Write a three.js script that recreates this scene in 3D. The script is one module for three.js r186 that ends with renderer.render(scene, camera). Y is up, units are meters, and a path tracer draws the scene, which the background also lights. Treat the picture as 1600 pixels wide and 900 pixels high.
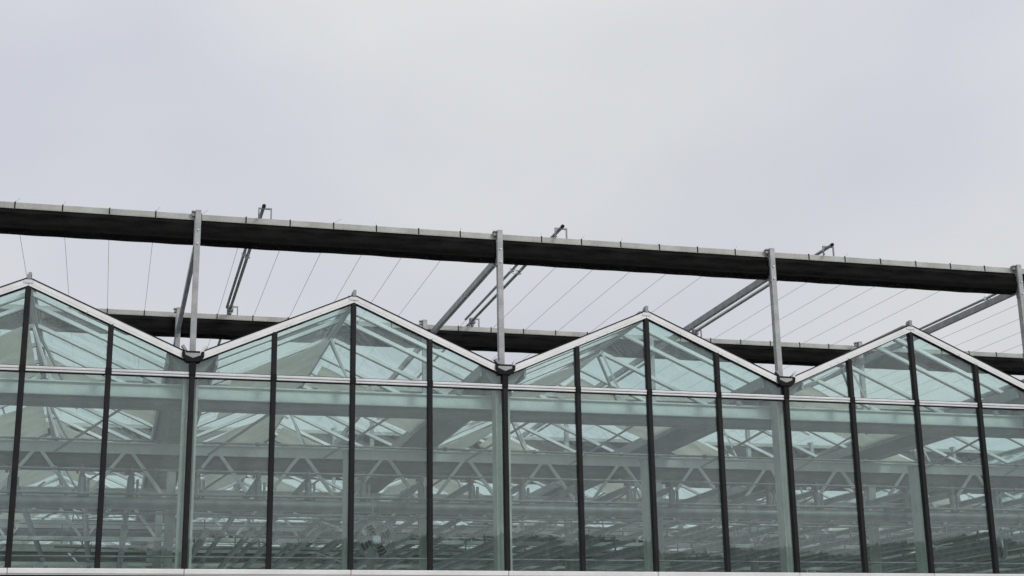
import * as THREE from 'three';
import { RoundedBoxGeometry } from 'three/addons/geometries/RoundedBoxGeometry.js';
import { mergeGeometries } from 'three/addons/utils/BufferGeometryUtils.js';
import { ImprovedNoise } from 'three/addons/math/ImprovedNoise.js';

// ---------------------------------------------------------------- camera, sky, sun, exposure
const scene = new THREE.Scene();
const camera = new THREE.PerspectiveCamera(22.07, 16 / 9, 0.1, 1500);
camera.rotation.order = 'YXZ';
camera.rotation.set(THREE.MathUtils.degToRad(15.703), THREE.MathUtils.degToRad(-15.336), THREE.MathUtils.degToRad(-1.007));
camera.position.set(-0.89, 1.6, 18.24);

const noise = new ImprovedNoise();
const SUN = new THREE.Vector3(0.42, 0.72, 0.78).normalize();
{
  const W = 1024, H = 512, data = new Float32Array(W * H * 4), d = new THREE.Vector3();
  for (let y = 0; y < H; y++) for (let x = 0; x < W; x++) {
    const el = ((y + 0.5) / H - 0.5) * Math.PI, az = ((x + 0.5) / W - 0.5) * 2 * Math.PI;
    d.set(Math.cos(el) * Math.cos(az), Math.sin(el), Math.cos(el) * Math.sin(az));
    let n = 0, a = 1, f = 3.1;                                   // broad soft cloud masses
    for (let o = 0; o < 4; o++) { n += a * noise.noise(d.x * f + 7.3, d.y * f * 1.7 + 1.1, d.z * f - 3.7); a *= 0.45; f *= 2.1; }
    const toSun = Math.max(0, d.dot(SUN));
    const thin = Math.exp(-((d.x - 0.3) ** 2 + (d.y - 0.43) ** 2) / 0.035) * (d.z < 0 ? 1 : 0);   // thinner, paler cloud high in the middle
    const L = (0.63 + 0.16 * Math.max(0, d.y)) * (1 + 0.75 * Math.pow(toSun, 3)) * (1 + 0.1 * n) * (1 + 0.035 * thin);
    const b = (0.55 + 0.45 * Math.tanh(-n * 2)) * (1 - 0.6 * thin);                    // thinner cloud lets a little more blue through
    const i = (y * W + x) * 4, up = THREE.MathUtils.smoothstep(d.y, -0.06, 0.0);
    data[i] = L * (0.985 - 0.045 * b) * (0.35 + 0.65 * up);
    data[i + 1] = L * (1.005 - 0.03 * b) * (0.35 + 0.65 * up);
    data[i + 2] = L * (1.005 + 0.088 * b) * (0.33 + 0.67 * up);
    data[i + 3] = 1;
  }
  const sky = new THREE.DataTexture(data, W, H, THREE.RGBAFormat, THREE.FloatType);
  sky.mapping = THREE.EquirectangularReflectionMapping; sky.magFilter = THREE.LinearFilter; sky.needsUpdate = true;
  sky.name = 'overcast sky';
  scene.background = sky; scene.environment = sky;
}
const sun = new THREE.DirectionalLight(new THREE.Color(1, 0.97, 0.93), 1.3);
sun.position.copy(SUN).multiplyScalar(70).add(new THREE.Vector3(8, 4, -10));
sun.target.position.set(8, 4, -10); scene.add(sun, sun.target);
sun.castShadow = true; sun.shadow.radius = 24; sun.shadow.mapSize.set(4096, 4096);
Object.assign(sun.shadow.camera, { left: -40, right: 40, top: 40, bottom: -40, near: 1, far: 160 });
const EXPOSURE = 1.0;

// ---------------------------------------------------------------- measures (metres)
const W4 = 4;                                  // bay width: gutters at X = 0, 4, 8 ..., ridges at X = 2, 6, 10 ...
const RIDGE = 6.69, SLOPE = 0.4415, SILL = 3.205, TRANSOM = 5.579, GUT = 5.75, BACK = -36;
const BAY0 = -2, BAY1 = 8;                     // bays from X = -8 to X = 32
const XL = BAY0 * W4, XR = BAY1 * W4;
const roofY = (x) => RIDGE - SLOPE * Math.abs(((x - 2) % 4 + 6) % 4 - 2);
const ROWS = [0, -5.05, -10.1, -15.15, -20.2, -25.25, -30.3];   // structure rows every five metres

// ---------------------------------------------------------------- helpers
let seed = 11;
const rnd = () => { seed = (seed * 1664525 + 1013904223) >>> 0; return seed / 4294967296; };
const rr = (a, b) => a + (b - a) * rnd();
const names = new Map();
function numbered(name) {
  const n = names.get(name) ?? 0; names.set(name, n + 1);
  return n ? name + '_' + String(n).padStart(3, '0') : name;
}
const WORDS = ['first', 'second', 'third', 'fourth', 'fifth', 'sixth', 'seventh', 'eighth', 'ninth', 'tenth', 'eleventh', 'twelfth', 'thirteenth', 'fourteenth', 'fifteenth', 'sixteenth', 'seventeenth', 'eighteenth', 'nineteenth', 'twentieth'];
const ord = (i) => i < 20 ? WORDS[i] : i < 29 ? 'twenty-' + WORDS[i - 20] : i === 29 ? 'thirtieth' : 'thirty-' + WORDS[i - 30];
function tag(o, label, category, group, kind) {
  o.userData.label = label; if (category) o.userData.category = category;
  if (group) o.userData.group = group; if (kind) o.userData.kind = kind;
  return o;
}
function thing(name, label, category, [x, y, z] = [0, 0, 0], group) {
  const o = new THREE.Group(); o.name = numbered(name); o.position.set(x, y, z); scene.add(o);
  return tag(o, label, category, group);
}
// uv in metres by the dominant direction of each face
function metric(g) {
  if (g.index) g = g.toNonIndexed();
  const p = g.attributes.position, uv = new Float32Array(p.count * 2);
  const a = new THREE.Vector3(), b = new THREE.Vector3(), c = new THREE.Vector3(), n = new THREE.Vector3();
  for (let i = 0; i < p.count; i += 3) {
    a.fromBufferAttribute(p, i); b.fromBufferAttribute(p, i + 1); c.fromBufferAttribute(p, i + 2);
    n.crossVectors(b.clone().sub(a), c.clone().sub(a));
    const ax = Math.abs(n.x), ay = Math.abs(n.y), az = Math.abs(n.z);
    [a, b, c].forEach((q, k) => {
      const s = (i + k) * 2;
      if (ax >= ay && ax >= az) { uv[s] = q.z; uv[s + 1] = q.y; } else if (ay >= az) { uv[s] = q.x; uv[s + 1] = q.z; } else { uv[s] = q.x; uv[s + 1] = q.y; }
    });
  }
  g.setAttribute('uv', new THREE.BufferAttribute(uv, 2));
  return g;
}
function part(name, geos, material, parent, label, kind) {
  let list = Array.isArray(geos) ? geos : [geos];
  list = list.map((g) => { g = metric(g); for (const k of Object.keys(g.attributes)) if (!['position', 'normal', 'uv'].includes(k)) g.deleteAttribute(k); return g; });
  const m = new THREE.Mesh(list.length > 1 ? mergeGeometries(list) : list[0], material);
  m.name = parent === scene ? numbered(name) : name; m.castShadow = m.receiveShadow = true; parent.add(m);
  if (label) m.userData.label = label;
  if (kind) m.userData.kind = kind;
  return m;
}
const box = (x0, x1, y0, y1, z0, z1) => new THREE.BoxGeometry(x1 - x0, y1 - y0, z1 - z0).translate((x0 + x1) / 2, (y0 + y1) / 2, (z0 + z1) / 2);
const rbox = (x0, x1, y0, y1, z0, z1, r = 0.012) => new RoundedBoxGeometry(x1 - x0, y1 - y0, z1 - z0, 2, r).translate((x0 + x1) / 2, (y0 + y1) / 2, (z0 + z1) / 2);
const V = (x, y, z) => new THREE.Vector3(x, y, z);
function along(g, a, b) {                       // g runs along +Y with its middle at the origin
  const q = new THREE.Quaternion().setFromUnitVectors(V(0, 1, 0), b.clone().sub(a).normalize());
  return g.applyQuaternion(q).translate((a.x + b.x) / 2, (a.y + b.y) / 2, (a.z + b.z) / 2);
}
const tube = (a, b, r, n = 10) => along(new THREE.CylinderGeometry(r, r, a.distanceTo(b), n), a, b);
function bar(a, b, w, h) {                      // rectangular bar, h measured upright (across the direction), w sideways
  const y = b.clone().sub(a), L = y.length(); y.normalize();
  const side = Math.abs(y.y) > 0.999 ? V(1, 0, 0) : V(0, 1, 0).cross(y).normalize();
  const g = new THREE.BoxGeometry(w, L, h);
  return g.applyMatrix4(new THREE.Matrix4().makeBasis(side, y, side.clone().cross(y))).translate((a.x + b.x) / 2, (a.y + b.y) / 2, (a.z + b.z) / 2);
}
function prism(points, z0, z1) {                // polygon in XY pushed from z0 to z1
  const s = new THREE.Shape(points.map(([x, y]) => new THREE.Vector2(x, y)));
  return new THREE.ExtrudeGeometry(s, { depth: z1 - z0, bevelEnabled: false }).translate(0, 0, z0);
}

// ---------------------------------------------------------------- materials
function noiseMap(base, fine, coarse, opt = {}) {     // grain and patches of one colour (linear), one repeat = opt.size metres
  const N = 256, data = new Uint8Array(N * N * 4), c = new THREE.Color(), sx = opt.sx ?? 1, sy = opt.sy ?? 1, off = opt.off ?? 0;
  const t = (x, y, f, z) => {                          // tileable by blending
    const u = x / N, v = y / N, s = (a, b) => noise.noise(a * f * sx, b * f * sy, z);
    return (s(u, v) * (1 - u) + s(u - 1, v) * u) * (1 - v) + (s(u, v - 1) * (1 - u) + s(u - 1, v - 1) * u) * v;
  };
  for (let y = 0; y < N; y++) for (let x = 0; x < N; x++) {
    const k = 1 + coarse * 2 * (t(x, y, 4, off + 0.3) + 0.5 * t(x, y, 9, off + 5.7)) + fine * (2 * t(x, y, 34, off + 9.1) + rr(-0.6, 0.6));
    c.setRGB(base[0] * k, base[1] * k, base[2] * k).convertLinearToSRGB();
    const i = (y * N + x) * 4;
    data[i] = Math.max(0, Math.min(255, c.r * 255)); data[i + 1] = Math.max(0, Math.min(255, c.g * 255)); data[i + 2] = Math.max(0, Math.min(255, c.b * 255)); data[i + 3] = 255;
  }
  const tex = new THREE.DataTexture(data, N, N); tex.colorSpace = THREE.SRGBColorSpace; tex.wrapS = tex.wrapT = THREE.RepeatWrapping;
  tex.magFilter = THREE.LinearFilter; tex.minFilter = THREE.LinearMipmapLinearFilter; tex.generateMipmaps = true;
  tex.repeat.set(1 / (opt.size ?? 1), 1 / (opt.size ?? 1)); tex.needsUpdate = true;
  return tex;
}
const std = (o) => new THREE.MeshStandardMaterial(o);
const M = {
  galv: std({ map: noiseMap([0.31, 0.32, 0.315], 0.1, 0.16, { size: 0.8 }), roughness: 0.5, metalness: 0.35 }),
  rail: std({ map: noiseMap([0.37, 0.375, 0.345], 0.08, 0.16, { size: 1.3, off: 3 }), roughness: 0.6, metalness: 0.2 }),
  darkGalv: std({ map: noiseMap([0.25, 0.26, 0.265], 0.1, 0.18, { size: 0.9, off: 2 }), roughness: 0.5, metalness: 0.4 }),
  white: std({ map: noiseMap([0.76, 0.76, 0.745], 0.04, 0.08, { size: 1.1, off: 8 }), roughness: 0.42 }),
  alu: std({ map: noiseMap([0.62, 0.62, 0.62], 0.06, 0.08, { size: 0.9, off: 12 }), roughness: 0.38, metalness: 0.3 }),
  black: new THREE.MeshPhysicalMaterial({ map: noiseMap([0.017, 0.016, 0.017], 0.2, 0.2, { size: 0.7, off: 4 }), roughness: 0.5, specularIntensity: 0.3 }),
  rubber: new THREE.MeshPhysicalMaterial({ color: new THREE.Color().setRGB(0.012, 0.012, 0.012), roughness: 0.75, specularIntensity: 0.3 }),
  cloth: new THREE.MeshPhysicalMaterial({ map: noiseMap([0.009, 0.009, 0.0085], 0.3, 0.35, { size: 1.2, sy: 3, off: 6 }), roughness: 0.9, specularIntensity: 0.12 }),
  trough: std({ map: noiseMap([0.17, 0.175, 0.172], 0.08, 0.2, { size: 1.4, off: 31 }), roughness: 0.55, metalness: 0.2 }),
  truss: std({ map: noiseMap([0.62, 0.63, 0.62], 0.07, 0.12, { size: 1.2, off: 37 }), roughness: 0.5, metalness: 0.2 }),
  inner: std({ map: noiseMap([0.8, 0.81, 0.8], 0.04, 0.1, { size: 1.2, off: 15 }), roughness: 0.5, metalness: 0.15 }),
  bundle: std({ map: noiseMap([0.165, 0.17, 0.163], 0.2, 0.25, { size: 1.1, sy: 4, off: 17 }), roughness: 0.8 }),
  pipe: std({ map: noiseMap([0.2, 0.208, 0.205], 0.12, 0.2, { size: 0.9, off: 19 }), roughness: 0.45, metalness: 0.25 }),
  valve: std({ color: new THREE.Color().setRGB(0.14, 0.07, 0.06), roughness: 0.5 }),
  brass: std({ color: new THREE.Color().setRGB(0.2, 0.19, 0.17), roughness: 0.4, metalness: 0.5 }),
  bolt: std({ color: new THREE.Color().setRGB(0.6, 0.6, 0.6), roughness: 0.35, metalness: 0.7 }),
  panel: std({ map: noiseMap([0.5, 0.5, 0.54], 0.03, 0.06, { size: 1.5, off: 21 }), roughness: 0.5 }),
  darkPanel: std({ map: noiseMap([0.05, 0.05, 0.06], 0.06, 0.1, { size: 1.5, off: 23 }), roughness: 0.4 }),
  foil: std({ map: noiseMap([0.8, 0.8, 0.78], 0.05, 0.12, { size: 3, off: 29 }), roughness: 0.8 }),
  ground: std({ map: noiseMap([0.26, 0.255, 0.24], 0.12, 0.2, { size: 3, off: 25 }), roughness: 0.95 }),
  steelWire: std({ color: new THREE.Color().setRGB(0.32, 0.32, 0.32), roughness: 0.5, metalness: 0.5 }),
};
M.beige = new THREE.MeshPhysicalMaterial({ map: noiseMap([0.84, 0.81, 0.755], 0.05, 0.1, { size: 1.4, off: 27 }), roughness: 1, transmission: 0.6, thickness: 0 });
const pane = (r, g, b, specularIntensity = 1) => new THREE.MeshPhysicalMaterial({ color: new THREE.Color().setRGB(r, g, b), transmission: 1, thickness: 0, roughness: 0.0, ior: 1.5, metalness: 0, specularIntensity });
const dustMap = (off, lo, hi) => {                   // rain-washed dust: where the film lies, light scatters instead of passing
  const N = 512, d = new Uint8Array(N * N * 4);
  for (let y = 0; y < N; y++) for (let x = 0; x < N; x++) {
    const u = x / N, v = y / N, w = (f, g, z) => { const h = (a, b) => noise.noise(a * f, b * g, z); return (h(u, v) * (1 - u) + h(u - 1, v) * u) * (1 - v) + (h(u, v - 1) * (1 - u) + h(u - 1, v - 1) * u) * v; };
    const k = 0.5 + 0.5 * w(5, 4, off) + 0.5 * w(46, 3, off + 3) + 0.35 * w(90, 70, off + 8) + 0.25 * (rnd() - 0.5);
    const i = (y * N + x) * 4; d[i] = d[i + 1] = d[i + 2] = Math.round(255 * (hi - (hi - lo) * Math.max(0, Math.min(1.3, k)))); d[i + 3] = 255;
  }
  const t = new THREE.DataTexture(d, N, N); t.wrapS = t.wrapT = THREE.RepeatWrapping; t.magFilter = THREE.LinearFilter; t.minFilter = THREE.LinearMipmapLinearFilter; t.generateMipmaps = true;
  t.repeat.set(1 / 2.3, 1 / 2.9); t.needsUpdate = true; return t;
};
const GLASS = [pane(0.888, 0.966, 0.947), pane(0.876, 0.96, 0.939), pane(0.896, 0.969, 0.954)];
const ROOFGLASS = [pane(0.88, 0.922, 0.914, 0.4), pane(0.862, 0.912, 0.904, 0.4), pane(0.89, 0.928, 0.921, 0.4)];

GLASS.forEach((m, i) => { m.transmissionMap = dustMap(i * 13 + 2, 0.966, 0.994); });

// a long folded bundle of cloth: a closed cross section with fold lines that wander along X
function foldedRoll(x0, x1, yTop, yBot, z, depth, step, amp) {
  const K = 30, n = Math.round((x1 - x0) / step), pos = [], idx = [];
  for (let i = 0; i <= n; i++) {
    const x = x0 + (x1 - x0) * i / n, sag = 0.004 * Math.sin(((x % 0.5714) / 0.5714) * Math.PI) ** 2 * amp;
    for (let k = 0; k < K; k++) {
      const a = k / K * Math.PI * 2, cy = Math.cos(a), cz = Math.sin(a);
      const sq = (v) => Math.sign(v) * Math.pow(Math.abs(v), 0.62);
      const f = 1 + amp * (0.1 * noise.noise(x * 0.45, k * 0.9, z) + 0.34 * (Math.abs(((k * 0.37 + 0.35 * noise.noise(x * 0.35, 4, z) + 10) % 1) * 2 - 1) - 0.5) * Math.abs(cz));
      const low = cy < 0 ? -1 : 0;
      pos.push(x, (yTop + yBot) / 2 + sq(cy) * (yTop - yBot) / 2 + low * sag + 0.012 * amp * noise.noise(x * 0.8, 9, z) * (cy < 0 ? 1 : 0), z + sq(cz) * depth / 2 * f);
    }
    if (i) for (let k = 0; k < K; k++) {
      const a = (i - 1) * K + k, b = (i - 1) * K + (k + 1) % K, c = a + K, d = b + K;
      idx.push(a, b, c, b, d, c);
    }
  }
  for (const [at, flip] of [[0, 1], [n * K, 0]]) for (let k = 1; k < K - 1; k++) idx.push(at, at + (flip ? k + 1 : k), at + (flip ? k : k + 1));
  const g = new THREE.BufferGeometry();
  g.setAttribute('position', new THREE.Float32BufferAttribute(pos, 3)); g.setIndex(idx); g.computeVertexNormals();
  return g;
}

// ---------------------------------------------------------------- ground
{
  const g = new THREE.PlaneGeometry(900, 900).rotateX(-Math.PI / 2);
  const m = part('ground', g, M.ground, scene); m.userData.kind = 'structure'; tag(m, 'grey concrete yard and ground around the greenhouse');
  const f = part('floor', box(XL, XR, -0.05, 0.006, BACK, -0.12), M.foil, scene); f.userData.kind = 'structure'; tag(f, 'white ground sheeting on the greenhouse floor');
}

// dark wood beyond the yard behind the viewer, mirrored in the lower glass
{
  const leaf = std({ map: noiseMap([0.035, 0.05, 0.02], 0.3, 0.3, { size: 0.6, off: 41 }), roughness: 0.9 });
  const g = new THREE.TetrahedronGeometry(0.3, 0), N = 110000, im = new THREE.InstancedMesh(g, leaf, N), m4 = new THREE.Matrix4(), q = new THREE.Quaternion(), e = new THREE.Euler();
  for (let i = 0; i < N; i++) {
    const x = rr(-90, 110), crown = 10.5 + 1.3 * noise.noise(x * 0.06, 2.2, 0) + 0.6 * noise.noise(x * 0.23, 5.1, 0), t = 1 - 0.97 * Math.pow(rnd(), 1.4);
    const y = 0.6 + t * (crown - 0.6), w = 3.2 * Math.sqrt(1 - 0.75 * t * t);
    m4.compose(V(x + rr(-0.6, 0.6), y, 68 + rr(-w, w)), q.setFromEuler(e.set(rr(0, 6), rr(0, 6), rr(0, 6))), V(rr(0.8, 1.8), rr(0.6, 1.2), rr(0.8, 1.8)));
    im.setMatrixAt(i, m4);
  }
  im.name = 'wood'; im.castShadow = im.receiveShadow = true; scene.add(im);
  tag(im, 'dark green belt of trees far across the yard, mirrored in the lower glass', 'wood', null, 'stuff');
}

// ---------------------------------------------------------------- greenhouse
const house = thing('greenhouse', 'large glass greenhouse with white edged saw-tooth gables and black mullions', 'greenhouse');
const KMIN = -4, KMAX = 18;                     // mullions that stand in or near the frame, one metre apart

for (let k = KMIN; k <= KMAX; k++) {            // mullions
  const gutter = k % 4 === 0, dx = Math.abs(((k - 2) % 4 + 6) % 4 - 2);
  const top = gutter ? GUT + 0.01 : k % 2 === 0 ? RIDGE - 0.095 : RIDGE - SLOPE * dx - 0.078;
  const long = [-2, 0, 2, 4, 6, 8, 10].includes(k) || k < -2 || k > 11, bottom = long ? 3.02 : SILL - 0.045;
  const m = part('mullion', rbox(k - 0.034, k + 0.034, bottom, top, -0.085, 0, 0.016), M.black, house);
  if (gutter) part('joint_sleeve', rbox(k - 0.041, k + 0.041, TRANSOM - 0.02, GUT + 0.006, -0.07, 0.006, 0.014), M.rubber, m);
  else part('joint_cap', rbox(k - 0.037, k + 0.037, TRANSOM - 0.05, TRANSOM + 0.05, -0.07, 0.004, 0.014), M.rubber, m);
  if (!long) part('foot_clip', rbox(k - 0.05, k + 0.056, bottom - 0.012, bottom + 0.02, -0.05, 0.012, 0.006), M.rubber, m);
}
const under = (x) => roofY(x) - 0.092;          // lower edge of the gable boards
for (let k = KMIN; k < KMAX; k++) {             // front panes, transoms, sills
  const x0 = k + 0.035, x1 = k + 0.965, gl = () => GLASS[Math.floor(rnd() * 3)];
  part('window_pane', box(x0, x1, SILL - 0.02, TRANSOM - 0.01, -0.002, 0.002).translate(0, -4.4, 0).rotateX(rr(-0.003, 0.003)).translate(0, 4.4, -0.053), gl(), house);
  const y0 = Math.max(under(k), GUT + 0.03), y1 = Math.max(under(k + 1), GUT + 0.03);
  part('gable_pane', prism([[x0, TRANSOM + 0.01], [x1, TRANSOM + 0.01], [x1, y1 + 0.02], [x0, y0 + 0.02]], -0.055, -0.051), gl(), house);
  const tr = part('transom', [rbox(k + 0.035, k + 0.965, TRANSOM - 0.002, TRANSOM + 0.031, -0.08, -0.012, 0.006), rbox(k + 0.035, k + 0.965, TRANSOM - 0.033, TRANSOM - 0.009, -0.08, -0.016, 0.006), box(k + 0.035, k + 0.965, TRANSOM - 0.012, TRANSOM, -0.078, -0.03)], M.alu, house);
  part('seal_strip', [box(k + 0.035, k + 0.965, TRANSOM - 0.043, TRANSOM - 0.034, -0.075, -0.022), box(k + 0.035, k + 0.965, TRANSOM + 0.032, TRANSOM + 0.039, -0.075, -0.026)], M.rubber, tr);
}
for (let k = KMIN; k < KMAX; k += 2) {          // sill flashing in two metre lengths, wall panels below
  const s = part('sill', [rbox(k + 0.003, k + 1.997, SILL - 0.062, SILL, -0.12, 0.02 + 0.001 * (k & 2), 0.008), box(k + 0.003, k + 1.997, SILL - 0.075, SILL - 0.062, -0.1, 0.008)], M.white, house);
  part('drip_edge', box(k + 0.003, k + 1.997, SILL - 0.092, SILL - 0.078, -0.09, 0.004), M.rubber, s);
  part('wall_panel', box(k + 0.004, k + 1.996, 0, SILL - 0.094, -0.1, -0.012), k < 0 ? M.panel : M.darkPanel, house, k < 0 ? 'pale grey wall panel under the sill' : 'dark wall panel under the sill');
}

for (let b = BAY0; b < BAY1; b++) {             // gable boards with black seals, ridge caps
  const xr = b * 4 + 2; if (xr < -3 || xr > 20) continue;
  for (const s of [-1, 1]) {
    const e = 1.885, P = (dx, dy) => [xr + s * dx, RIDGE + 0.008 - SLOPE * dx + dy];
    const order = (q) => s > 0 ? q.reverse() : q;
    const bd = part('gable_board', [prism(order([P(0.002, 0), P(0.002, -0.092), P(e, -0.092), P(e, 0)]), -0.09, -0.004), prism(order([P(0.002, -0.02), P(0.002, -0.06), P(e, -0.06), P(e, -0.02)]), -0.02, -0.0015)], M.white, house);
    part('edge_seal', prism(order([P(0.0, 0.0155), P(0.0, 0.0015), P(e, 0.0015), P(e, 0.0155)]), -0.085, 0.002), M.rubber, bd);
    part('glass_seal', prism(order([P(0.04, -0.0935), P(0.04, -0.1025), P(e, -0.1025), P(e, -0.0935)]), -0.07, -0.01), M.rubber, bd);
    for (let j = 0; j < 3; j++) { const dx = rr(0.3, 1.7); part('screw', tube(V(P(dx, -0.072)[0], P(dx, -0.072)[1], -0.01), V(P(dx, -0.072)[0], P(dx, -0.072)[1], 0.003), 0.008, 6), M.bolt, bd); }
  }
  const rc = part('ridge_cap', [prism([[xr - 0.06, RIDGE - 0.055], [xr + 0.06, RIDGE - 0.055], [xr + 0.065, RIDGE - 0.03], [xr + 0.03, RIDGE - 0.012], [xr - 0.03, RIDGE - 0.012], [xr - 0.065, RIDGE - 0.03]], -0.06, 0.006)], M.alu, house);
  part('ridge_profile', [rbox(xr - 0.022, xr + 0.026, RIDGE - 0.01, RIDGE + 0.06, -0.1, 0.012, 0.008), rbox(xr - 0.008, xr + 0.03, RIDGE + 0.045, RIDGE + 0.085, -0.1, 0.004, 0.006)], M.darkGalv, rc);
}

for (let k = BAY0; k <= BAY1; k++) {            // gutters
  const x = k * 4, P = (q) => q.map(([u, v]) => [x + u, GUT + v]);
  const outer = [[-0.12, 0.13], [-0.128, 0.06], [-0.075, 0], [0.075, 0], [0.128, 0.06], [0.12, 0.13]], inner = [[0.108, 0.13], [0.112, 0.068], [0.068, 0.018], [-0.068, 0.018], [-0.112, 0.068], [-0.108, 0.13]];
  const g = part('gutter', [prism(P([...outer, ...inner]), -0.1, -0.06), prism(P([[-0.3, 0.13], [-0.27, 0.05], [-0.12, -0.15], [0.12, -0.15], [0.27, 0.05], [0.3, 0.13], [0.27, 0.12], [0.24, 0.06], [0.1, -0.125], [-0.1, -0.125], [-0.24, 0.06], [-0.27, 0.12]]), BACK, -0.1)], M.trough, house);
  part('trough_end', prism(P([[-0.298, 0.128], [-0.269, 0.05], [-0.12, -0.147], [0.12, -0.147], [0.269, 0.05], [0.298, 0.128]]), -0.125, -0.112), M.trough, g);
  part('gutter_hem', [box(x - 0.315, x - 0.285, GUT - 0.02, GUT + 0.128, BACK, -0.11), box(x + 0.285, x + 0.315, GUT - 0.02, GUT + 0.128, BACK, -0.11)], M.galv, g);
  if (x < -3 || x > 17) continue;
  part('gutter_rim', [prism(P([[-0.115, 0.155], [-0.135, 0.1], [-0.132, 0.045], [-0.078, -0.012], [0.078, -0.012], [0.132, 0.045], [0.135, 0.1], [0.115, 0.155], [0.1, 0.12], [0.098, 0.072], [0.0, 0.03], [-0.098, 0.072], [-0.1, 0.12]]), -0.09, 0.02)], M.rubber, g);
  part('end_cap', prism(P([[-0.095, 0.1], [-0.095, 0.072], [0, 0.033], [0.095, 0.072], [0.095, 0.1]]), -0.07, 0.01), M.galv, g);
  part('end_slot', box(x - 0.09, x + 0.085, GUT + 0.101, GUT + 0.12, -0.06, 0.016), M.rubber, g);
  part('edge_clip', [prism(P([[-0.1, 0.12], [-0.075, 0.13], [-0.118, 0.2], [-0.148, 0.18]]), -0.05, 0.024)], M.darkGalv, g);
  part('edge_clip', [prism(P([[0.098, 0.115], [0.12, 0.11], [0.172, 0.185], [0.15, 0.2], [0.112, 0.16]]), -0.05, 0.026)], M.alu, g);
}

// roof: ridge bars, glazing bars and panes; the ones nearest the eye as parts, the rest joined
{
  const zs = [0.53]; for (let z = 1.08; z < 35.8; z += 1.09) zs.push(z);
  const eye = camera.position, barList = [], paneList = [];
  const fwd = V(0, 0, -1).applyEuler(camera.rotation);
  const seen = (p) => { const q = p.clone().sub(eye).normalize(); return q.dot(fwd) > Math.cos(0.42) && q.y > 0.075; };
  for (let b = BAY0; b < BAY1; b++) for (const s of [-1, 1]) {
    const xr = b * 4 + 2, A = (z) => V(xr + s * 0.02, RIDGE - 0.045, -z), B = (z) => V(xr + s * 1.9, RIDGE - 0.04 - SLOPE * 1.9, -z);
    for (const z of zs) { const m = A(z).add(B(z)).multiplyScalar(0.5); barList.push({ a: A(z), b: B(z), d: m.distanceTo(eye) + (seen(m) ? 0 : 1000) }); }
    const edges = [0.1, ...zs.slice(1)];
    for (let i = 0; i < edges.length; i++) {
      const z0 = edges[i] + 0.004, z1 = (edges[i + 1] ?? 35.9) - 0.004, mid = V(xr + s * 0.95, RIDGE - 0.42, -(z0 + z1) / 2);
      paneList.push({ xr, s, z0, z1, d: mid.distanceTo(eye) + (seen(mid) ? 0 : 1000) });
    }
  }
  barList.sort((p, q) => p.d - q.d); paneList.sort((p, q) => p.d - q.d);
  const barGeo = (o) => bar(o.a, o.b, 0.058, 0.045), sealGeo = (o) => bar(o.a.clone().add(V(0, -0.016, -0.034)), o.b.clone().add(V(0, -0.016, -0.034)), 0.009, 0.03);
  barList.slice(0, 290).forEach((o) => part('bar_seal', sealGeo(o), M.rubber, part('glazing_bar', barGeo(o), M.inner, house)));
  part('glazing_bar_row', barList.slice(290).map(barGeo), M.inner, house, 'far glazing bars of the roof', 'stuff');
  const paneGeo = (o) => { const P = (dx, dy) => [o.xr + o.s * dx, RIDGE - SLOPE * dx + dy], q = [P(0.01, -0.004), P(0.01, -0.0), P(1.9, -0.0), P(1.9, -0.004)]; return prism(o.s < 0 ? q : q.reverse(), -o.z1, -o.z0); };
  paneList.slice(0, 290).forEach((o) => part('roof_pane', paneGeo(o), ROOFGLASS[Math.floor(rnd() * 3)], house));
  part('roof_pane_row', paneList.slice(290).map(paneGeo), ROOFGLASS[0], house, 'far panes of the roof', 'stuff');
  for (let b = BAY0; b < BAY1; b++) part('ridge_beam', [box(b * 4 + 1.965, b * 4 + 2.035, RIDGE - 0.075, RIDGE - 0.02, BACK, -0.1), box(b * 4 + 1.94, b * 4 + 2.06, RIDGE + 0.004, RIDGE + 0.03, BACK, -0.1)], M.galv, house);
}

// inner shade cloth drawn up under the roof slopes
function slopeCloth(xr, s, d0, d1, z0, z1) {
  const nu = 14, nz = 6, pos = [], idx = [], T = 0.004;
  for (let side = 0; side < 2; side++) for (let i = 0; i <= nu; i++) for (let j = 0; j <= nz; j++) {
    const dx = d0 + (d1 - d0) * i / nu, z = z0 + (z1 - z0) * j / nz;
    const w = 0.02 * noise.noise(dx * 1.7 + xr, z * 0.8, s) + 0.012 * Math.sin(dx * 9 + noise.noise(z, xr, 2) * 2);
    pos.push(xr + s * dx, RIDGE - 0.16 - SLOPE * dx + w - side * T - 0.008 * Math.sin(Math.PI * j / nz), -z);
  }
  const at = (side, i, j) => side * (nu + 1) * (nz + 1) + i * (nz + 1) + j;
  for (let side = 0; side < 2; side++) for (let i = 0; i < nu; i++) for (let j = 0; j < nz; j++) {
    const a = at(side, i, j), b = at(side, i + 1, j), c = at(side, i, j + 1), d = at(side, i + 1, j + 1);
    (side === 0) === (s > 0) ? idx.push(a, b, c, b, d, c) : idx.push(a, c, b, b, c, d);
  }
  const g = new THREE.BufferGeometry(); g.setAttribute('position', new THREE.Float32BufferAttribute(pos, 3)); g.setIndex(idx); g.computeVertexNormals();
  return g;
}
for (let b = -1; b < BAY1; b++) for (let r = 0; r < 6; r++) {
  const xr = b * 4 + 2, z = -ROWS[r];
  part('shade_cloth', slopeCloth(xr, -1, 0.06, 1.38, z + 1.65, z + 4.75), M.beige, house);
  part('shade_cloth', slopeCloth(xr, 1, 0.06, 1.7, z + 3.35, z + 4.75), M.beige, house);
}

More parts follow.
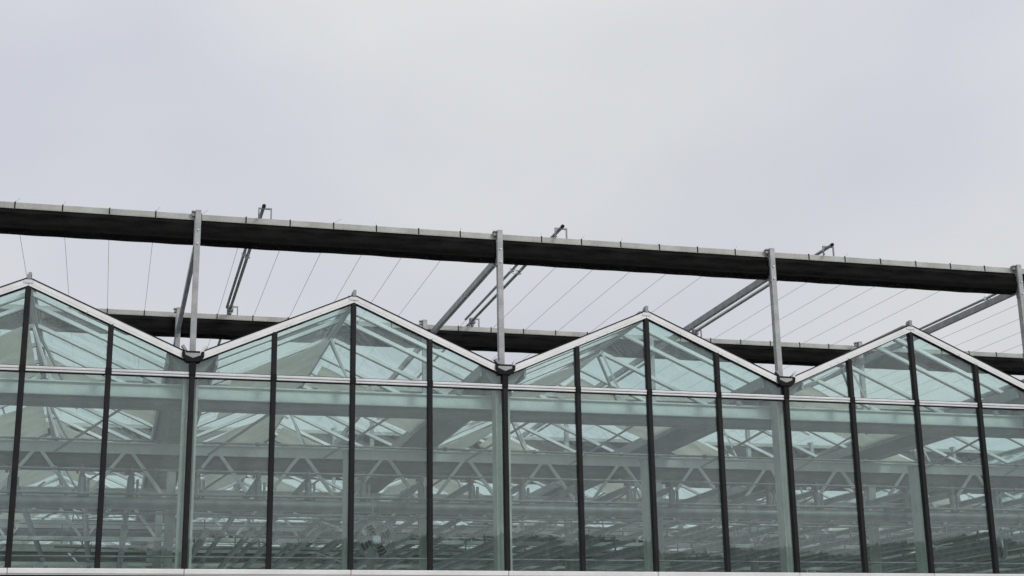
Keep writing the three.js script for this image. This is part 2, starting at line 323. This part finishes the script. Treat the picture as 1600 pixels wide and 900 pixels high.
// columns along the glass front and under every gutter row
for (let k = 0; k <= 16; k += 2) {
  const g = k % 4 === 0;
  if (g) part('column', [box(k - 0.1, k - 0.062, SILL - 0.1, GUT - 0.16, -0.34, -0.12), box(k + 0.058, k + 0.088, SILL - 0.1, GUT - 0.16, -0.34, -0.12), box(k - 0.06, k + 0.06, SILL - 0.1, GUT - 0.16, -0.26, -0.2)], M.rail, house);
  else part('column', [box(k - 0.07, k + 0.02, 0, 4.7, -0.3, -0.14), box(k - 0.09, k + 0.035, 4.7, 4.715, -0.32, -0.12)], M.rail, house);
}
for (const z of ROWS.slice(1)) for (let k = 0; k <= BAY1 * 4; k += 4) part('column', rbox(k - 0.07, k + 0.07, 0, GUT - 0.155, z - 0.2, z - 0.06, 0.01), M.rail, house);

// trusses: light top profile, packed screen behind, warren diagonals and a bottom chord
ROWS.forEach((z, r) => {
  const zf = r ? z : -0.36, xa = r ? Math.max(XL, -4 - r) : -3.9, xb = r ? XR : 16, X0 = xa, X1 = xb;
  const t = new THREE.Group(); t.name = 'truss'; house.add(t);
  const yt = r ? 5.565 : 5.515, yb = r ? 5.39 : 5.335;
  part('top_chord', [box(X0, X1, yb, yt, zf - 0.04, zf), box(X0, X1, yt - 0.02, yt, zf, zf + 0.03), box(X0, X1, yb, yb + 0.016, zf, zf + 0.022), box(X0, X1, yt - 0.018, yt, zf - 0.14, zf - 0.04)], M.truss, t);
  part('screen_bundle', foldedRoll(X0, X1, yb + 0.03, r ? 5.135 : 5.22, zf - 0.16, 0.24, 0.2, r ? 1 : 0.5), M.bundle, t, 'packed grey screen hanging under the beam');
  if (!r) return;
  part('bottom_chord', rbox(X0, X1, 4.6, 4.675, zf - 0.06, zf, 0.01), M.truss, t);
  const dg = [];
  for (let x = Math.ceil((X0 + 1) / (4 / 3)) * (4 / 3) - 2 / 3; x < X1 - 0.7; x += 4 / 3) for (const s of [-1, 1]) dg.push(bar(V(x + s * 0.06, 5.4, zf + 0.012), V(x + s * 0.61, 4.68, zf - 0.02), 0.05, 0.05));
  if (r > 2) return;
  if (r < 4) dg.forEach((g) => part('diagonal', g, M.truss, t)); else part('diagonal_row', dg, M.truss, t, null, 'stuff');
});

// small fittings on the front beam and gear brackets beside the gutter columns
for (const x of [-4.55, -0.55, 3.45, 7.42, 11.45, 15.45]) part('junction_box', [rbox(x - 0.03, x + 0.03, 5.515, 5.57, -0.36, -0.31, 0.006), box(x + 0.03, x + 0.055, 5.516, 5.54, -0.35, -0.32)], M.darkGalv, house);
for (let k = 0; k <= 16; k += 4) for (const s of [-1, 1]) part('gear_bracket', [box(k + s * 0.2 - 0.012, k + s * 0.2 + 0.012, 5.52, 5.74, -0.5, -0.47), box(k + s * 0.2 - 0.06, k + s * 0.2 + 0.06, 5.72, 5.745, -0.51, -0.46), box(k + s * 0.17 - 0.03, k + s * 0.17 + 0.03, 5.52, 5.62, -0.52, -0.48)], M.pipe, house);
for (let b = -1; b < BAY1; b++) for (let r = 0; r < 4; r++) {
  const xr = b * 4 + 2, z = ROWS[r];
  part('cross_brace', bar(V(xr - 1.5, 5.3, z - 4.4), V(xr - 0.2, 6.1, z - 3.1), 0.03, 0.03), M.galv, house);
  part('cross_brace', bar(V(xr + 1.3, 5.95, z - 3.9), V(xr + 0.25, 5.3, z - 4.5), 0.028, 0.028), M.galv, house);
}

// cables, sprinkler lines and rods hung between the trusses
for (let i = 0; i < 30; i++) {
  const z = -6 - i * 0.72 + rr(-0.3, 0.3), y = rr(4.5, Math.min(5.25, 1.57 + 0.13 * (18.24 - z))), x0 = rr(-6, 2), x1 = x0 + rr(9, 24), dip = rr(0, 0.05);
  const pts = []; for (let k = 0; k <= 12; k++) pts.push(V(x0 + (x1 - x0) * k / 12, y - dip * Math.sin(k / 12 * Math.PI * 4) ** 2, z));
  part('hanging_line', new THREE.TubeGeometry(new THREE.CatmullRomCurve3(pts), 48, rr(0.008, 0.022), 6), i % 3 ? M.pipe : M.galv, house);
}
for (let i = 0; i < 150; i++) {
  const x = rr(-3, 22), z = rr(-5.5, -24), y = rr(4.45, Math.min(5.2, 1.4 + 0.13 * (18.24 - z))), L = rr(0.3, 1.2);
  part('hanger_rod', bar(V(x, y, z), i % 2 ? V(x + rr(-0.06, 0.06), y + L * 0.5, z) : V(x + rr(-0.8, 0.8), y + rr(-0.15, 0.35), z - L), 0.022, 0.022), i % 4 ? M.pipe : M.inner, house);
}

// vent rods and tie rods under each ridge
for (let b = -1; b < BAY1; b++) for (let r = 0; r < 5; r++) {
  const xr = b * 4 + 2, z = ROWS[r];
  part('roof_strut', bar(V(xr - 0.02, RIDGE - 0.1, z - 1.9), V(xr + 0.35, 5.55, z - 1.7), 0.03, 0.03), M.inner, house);
  part('roof_strut', bar(V(xr + 0.02, RIDGE - 0.1, z - 2.2), V(xr + 0.6, 5.6, z - 2.6), 0.03, 0.03), M.galv, house);
  part('roof_strut', bar(V(xr - 1.25, RIDGE - 0.62, z - 2.9), V(xr - 0.55, 5.5, z - 2.3), 0.028, 0.028), M.inner, house);
  part('tie_rod', tube(V(xr - 1.4, 6.0, z - 3.25), V(xr + 1.4, 6.0, z - 3.25), 0.014, 6), M.inner, house);
}
// closing walls of the building, out of view
part('back_wall', [box(XL, XR, 0, GUT, BACK - 0.1, BACK)], M.panel, house);
part('side_wall', [box(XL - 0.1, XL, 0, GUT - 0.02, BACK, -0.1)], M.panel, house);
part('side_wall', [box(XR, XR + 0.1, 0, GUT - 0.02, BACK, -0.1)], M.panel, house);
part('wall_panel', [box(XL, KMIN, 0, SILL, -0.1, -0.012), box(KMAX, XR, 0, SILL, -0.1, -0.012)], M.darkPanel, house);
part('window_pane', [box(XL, KMIN, SILL, GUT, -0.055, -0.051), box(KMAX, XR, SILL, GUT, -0.055, -0.051)], GLASS[0], house);

// ---------------------------------------------------------------- outside shade system above the roof
const RX0 = [-5, -6, -8, -8, -8, -8], RX1 = [17, 25, 31, 31, 31, 31];
const ROWLABEL = [
  'long black rolled shade screen under a pale rail, front row above the gables', 'black rolled shade screen under a pale rail, rear row half hidden by the gables',
  'black rolled shade screen seen dimly through the glass roof, third row from the front', 'black rolled shade screen seen dimly through the glass roof, fourth row from the front',
  'black rolled shade screen deep behind the glass roof, fifth row from the front', 'black rolled shade screen deep behind the glass roof, last row from the front'];
const OUTROW = [-0.3, -5.35, -10.4, -15.45, -20.5, -25.55];
OUTROW.forEach((z, r) => {
  const t = thing('rolled_screen', ROWLABEL[r], 'shade screen', [4, 7.64, z], 'rolled black shade screens above the greenhouse');
  const x0 = RX0[r] - 4, x1 = RX1[r] - 4;
  const rail = part('rail', [rbox(x0, x1, 0.026, 0.1, 0.01, 0.06, 0.006), box(x0, x1, 0.016, 0.025, -0.05, 0.066)], M.rail, t);
  part('cloth_roll', foldedRoll(x0, x1, 0.014, -0.285, -0.02, 0.26, 0.07 + 0.05 * r, 1), M.cloth, t);
  if (r > 1) return;
  for (let x = Math.ceil((x0 + 3.96) / 0.5714) * 0.5714 - 3.96; x < x1; x += 0.5714) {
    const c = part('clip', [rbox(x - 0.0075, x + 0.0075, -0.012, 0.108, 0.058, 0.067, 0.003), rbox(x - 0.0075, x + 0.0075, 0.1005, 0.109, -0.02, 0.066, 0.003)], M.rubber, rail);
    const j = rnd();
    if (r === 0 && j > 0.35) part('wire_end', tube(V(x, 0.1, 0.05), V(x + rr(-0.02, 0.1), 0.1 + rr(0.02, 0.07), 0.04), 0.0025, 5), M.steelWire, c);
  }
});
const ROWWORD = ['front', 'rear', 'third', 'fourth', 'fifth', 'sixth'];
{
  const H = 7.77 - (GUT + 0.05);
  const proto = thing('support_post', '', 'post');
  part('shaft', [box(-0.036, 0.036, 0, H, -0.02, 0.018), box(-0.036, -0.026, 0, H, -0.075, -0.02), box(0.026, 0.036, 0, H, -0.075, -0.02)], M.galv, proto);
  part('top_bracket', [box(-0.075, -0.037, H - 0.07, H - 0.02, -0.09, -0.02), box(-0.085, -0.037, H - 0.02, H - 0.008, -0.09, 0.0)], M.galv, proto);
  for (const y of [H - 0.27, H - 0.45]) part('bolt', new THREE.CylinderGeometry(0.012, 0.012, 0.014, 6).rotateX(Math.PI / 2).translate(0.004, y, 0.024), M.bolt, proto);
  part('side_plate', box(-0.047, -0.0365, H - 0.5, H - 0.14, -0.07, 0.01), M.darkGalv, proto);
  let first = true;
  for (let r = 0; r < 4; r++) for (let k = r ? (r > 1 ? 0 : 0) : 0; k <= (r ? (r > 1 ? 20 : 16) : 12); k += 4) {
    const o = first ? proto : proto.clone(); if (!first) { o.name = numbered('support_post'); scene.add(o); } first = false;
    o.position.set(k, GUT + 0.05, r ? ROWS[r] - 0.06 : -0.17);
    tag(o, `galvanised post on the ${ord(k / 4)} roof gutter from the left, carrying the ${ROWWORD[r]} rolled screen`, 'post', 'posts of the rooftop shade system');
  }
}
for (let k = 0; k <= 16; k += 4) {               // beams that tie front to back
  const t = thing('tie_beam', `grey square beam running back from the ${ord(k / 4)} front post below the black rolls`, 'beam', [k, 7.4, -0.2], 'beams tying the post rows together');
  part('beam', [box(-0.028, 0.028, -0.046, 0.046, -16, -0.06)], M.darkGalv, t);
  part('end_plate', [box(-0.034, 0.034, -0.06, 0.06, -0.06, -0.048)], M.galv, t);
  for (const z of [-4.85, -9.9]) part('splice_plate', [box(-0.032, 0.032, -0.05, 0.05, z - 0.1, z + 0.1)], M.galv, t);
}
for (let i = -1; i < 4; i++) {                   // drive tubes over the rails, with hoops
  const t = thing('drive_tube', i < 0 ? 'round drive tube far left, seen only through the glass gable' : `round drive tube right of the ${ord(i)} front post, its end rising above the front rail`, 'tube', [0.82 + 4.04 * i, 7.85, 0], 'drive tubes of the shade system');
  part('tube', tube(V(0, 0, -0.06), V(0, 0, -16), 0.023, 14), M.darkGalv, t);
  part('end_plug', tube(V(0, 0, -0.05), V(0, 0, -0.075), 0.0255, 14), M.rubber, t);
  const off = [0, -0.062, -0.13, 0, -0.17][i + 1];
  if (off) {
  const rod = part('push_rod', tube(V(off, 0.0, -1.2), V(off, 0.0, -5.25), 0.021, 10), M.darkGalv, t);
  part('rod_clamp', [rbox(off - 0.032, off + 0.032, -0.03, 0.032, -2.26, -2.2, 0.008), tube(V(off, 0.02, -2.23), V(off + 0.03, 0.09, -2.25), 0.007, 6), tube(V(off, -0.02, -2.3), V(0, -0.045, -2.32), 0.006, 6), tube(V(off, -0.02, -2.15), V(0, -0.04, -2.1), 0.006, 6), rbox(-0.036, 0.036, -0.036, 0.036, -2.34, -2.29, 0.01)], M.bolt, rod);
  }
  for (const z of [-0.25, -5.3, -10.35]) {
    const x = 0.0;
    part('hoop', [box(x - 0.055, x - 0.038, -0.105, 0.02, z - 0.014, z + 0.01), box(x + 0.105, x + 0.122, -0.105, 0.02, z - 0.014, z + 0.01), box(x - 0.055, x + 0.122, 0.02, 0.038, z - 0.016, z + 0.012), box(x - 0.038, x - 0.02, -0.09, -0.082, z - 0.01, z + 0.006)], M.darkGalv, t);
  }
  part('coupling', [rbox(-0.045, 0.045, -0.06, 0.04, -5.36, -5.24, 0.012), rbox(-0.02, 0.02, -0.1, -0.05, -5.34, -5.26, 0.006)], M.darkGalv, t);
}
{
  let n = 0;                                     // wires between the rails
  const g = tube(V(0, 0, 0), V(0, 0, -15), 0.0029, 6);
  const proto = part('screen_wire', g, M.steelWire, scene);
  for (let i = -5; i < 28; i++) {
    if ((i % 7 + 7) % 7 === 0) continue;         // the posts stand there
    const o = n ? proto.clone() : proto; if (n) { o.name = numbered('screen_wire'); scene.add(o); } n++;
    o.position.set(0.04 + i * 0.5714, 7.7, -0.3);
    const bay = Math.floor(i / 7), j = (i % 7 + 7) % 7;
    tag(o, bay < 0 ? `thin steel wire left of the first front post, ${ord(6 - j)} from that post` : `thin steel wire, ${ord(j - 1)} to the right of the ${ord(bay)} front post`, 'wire', 'thin wires stretched between the rails');
  }
}

// ---------------------------------------------------------------- inside: heating main, pipes, rods, fans
{
  const t = thing('header_pipe', 'thick horizontal heating main running across behind the glass front', 'pipe', [6, 4.37, -3]);
  part('main_pipe', tube(V(-10, 0, 0), V(14, 0, 0), 0.088, 18), M.pipe, t);
  part('feed_pipe', tube(V(-10, 0.115, 0.09), V(14, 0.115, 0.09), 0.02, 8), M.pipe, t);
  for (let x = -9.4; x < 14; x += 2.4) part('pipe_flange', tube(V(x, 0, 0), V(x + 0.035, 0, 0), 0.098, 18), M.pipe, t);
}
{
  const proto = thing('heating_pipe', '', 'pipe');  // riser with a valve, elbow, then a long run back
  const curve = new THREE.CurvePath();
  curve.add(new THREE.LineCurve3(V(0, 0.08, 0), V(0, 0.25, 0)));
  curve.add(new THREE.QuadraticBezierCurve3(V(0, 0.25, 0), V(0, 0.36, -0.0), V(0, 0.36, -0.12)));
  curve.add(new THREE.LineCurve3(V(0, 0.36, -0.12), V(0, 0.36, -1)));
  part('riser', new THREE.TubeGeometry(curve, 28, 0.05, 10), M.pipe, proto);
  part('run', tube(V(0, 0.36, -1), V(0, 0.36, -24), 0.0498, 10), M.pipe, proto);
  const v = part('valve', [tube(V(0, 0.33, 0.0), V(0, 0.5, 0.0), 0.024, 8), tube(V(0, 0.39, 0.0), V(0, 0.44, 0.0), 0.04, 10)], M.brass, proto);
  part('valve_handle', [rbox(-0.06, 0.06, 0.49, 0.512, -0.015, 0.015, 0.008), rbox(-0.085, -0.045, 0.39, 0.44, -0.02, 0.02, 0.008)], M.valve, v);
  part('hanger', [box(0.07, 0.105, 0.08, 0.33, -0.02, 0.01)], M.pipe, proto);
  let n = 0;
  for (let i = -3; i < 23; i++, n++) {
    const o = n ? proto.clone() : proto; if (n) { o.name = numbered('heating_pipe'); scene.add(o); }
    o.position.set(0.25 + 0.8 * i + rr(-0.09, 0.09), 4.37, -3 + rr(-0.06, 0.06));
    tag(o, `grey heating pipe with valve above the heating main, ${ord(n)} from the left`, 'pipe', 'heating pipes inside the greenhouse');
  }
  const low = thing('return_pipe', '', 'pipe'); let q = 0;
  part('run', tube(V(0, 0, 0), V(0, 0, -22), 0.055, 10), M.pipe, low);
  part('end_cap', [new THREE.SphereGeometry(0.0555, 10, 8)], M.pipe, low);
  part('hanger', [box(-0.012, 0.012, 0, 0.25, -0.6, -0.57), box(-0.012, 0.012, 0, 0.25, -3.4, -3.37)], M.pipe, low);
  for (let i = -2; i < 34; i++, q++) {
    const o = q ? low.clone() : low; if (q) { o.name = numbered('return_pipe'); scene.add(o); }
    o.position.set(0.65 + 0.62 * i + rr(-0.14, 0.14), 4.42 + rr(-0.12, 0.12), -6.2 + rr(-0.5, 0.5));
    tag(o, `low return pipe without valve behind the heating main, ${ord(q)} from the left`, 'pipe', 'return pipes inside the greenhouse');
  }
}
[[5.14, -2.4, 'thin horizontal rod just below the upper packed screen, behind the glass', 0.016], [4.76, -2.5, 'thin horizontal rod just below the second packed screen, with small couplings', 0.013], [3.44, -1.0, 'pale horizontal rod low behind the glass just above the sill', 0.013], [4.3, -3.6, 'dark thin rod low behind the heating main', 0.014]].forEach(([y, z, label, r], i) => {
  const t = thing('control_rod', label, 'rod', [6, y, z], 'horizontal rods behind the glass front');
  part('rod', tube(V(-9.5, 0, 0), V(12, 0, 0), r, 8), M.pipe, t);
  if (i !== 2) for (let x = -9; x < 12; x += 1.34) part('coupling', tube(V(x, 0, 0), V(x + 0.05, 0, 0), r + 0.014, 8), M.brass, t);
});
{
  const proto = thing('circulation_fan', '', 'fan');
  const R = 0.245;
  part('housing', new THREE.LatheGeometry([[R, -0.06], [R + 0.012, -0.06], [R + 0.014, 0.06], [R + 0.004, 0.066], [R, 0.06], [R, -0.06]].map(([a, b]) => new THREE.Vector2(a, b)), 40).rotateX(Math.PI / 2), M.darkGalv, proto);
  const guard = [];
  for (const q of [0.09, 0.14, 0.19, R]) guard.push(new THREE.TorusGeometry(q, 0.0035, 5, 40).translate(0, 0, 0.075));
  for (let i = 0; i < 8; i++) { const a = i * Math.PI / 4; guard.push(tube(V(0.05 * Math.cos(a), 0.05 * Math.sin(a), 0.078), V(R * Math.cos(a), R * Math.sin(a), 0.07), 0.004, 5)); }
  part('guard', guard, M.galv, proto);
  part('motor', [rbox(-0.06, 0.06, -0.06, 0.06, -0.02, 0.07, 0.012)], M.truss, proto);
  for (let i = 0; i < 4; i++) {
    const g = new THREE.BoxGeometry(0.17, 0.12, 0.006, 6, 1, 1), p = g.attributes.position;
    for (let k = 0; k < p.count; k++) { const x = p.getX(k) + 0.085, y = p.getY(k), tw = 0.7 - 2 * x; p.setXYZ(k, x + 0.055, y * Math.cos(tw), p.getZ(k) + y * Math.sin(tw)); }
    g.computeVertexNormals(); part('blade', g.rotateZ(i * Math.PI / 2 + 0.5), M.rubber, proto);
  }
  part('hanger', [tube(V(-0.05, R, 0), V(-0.05, R + 0.42, 0), 0.008, 6), tube(V(0.05, R, 0), V(0.05, R + 0.42, 0), 0.006, 6)], M.darkGalv, proto);
  proto.position.set(2.73, 3.83, -2.4); tag(proto, 'round circulation fan hanging behind the glass left of centre, facing out', 'fan', 'circulation fans');
  const o = proto.clone(); o.name = numbered('circulation_fan'); scene.add(o);
  o.position.set(12.62, 3.885, -2.4); o.rotation.y = 0.75; tag(o, 'round circulation fan behind the glass at the far right, turned sideways', 'fan', 'circulation fans');
}

// ---------------------------------------------------------------- render
const renderer = new THREE.WebGLRenderer({ antialias: true });
renderer.setSize(1024, 576);
renderer.toneMapping = THREE.LinearToneMapping; renderer.toneMappingExposure = EXPOSURE;
renderer.shadowMap.enabled = true;
renderer.render(scene, camera);
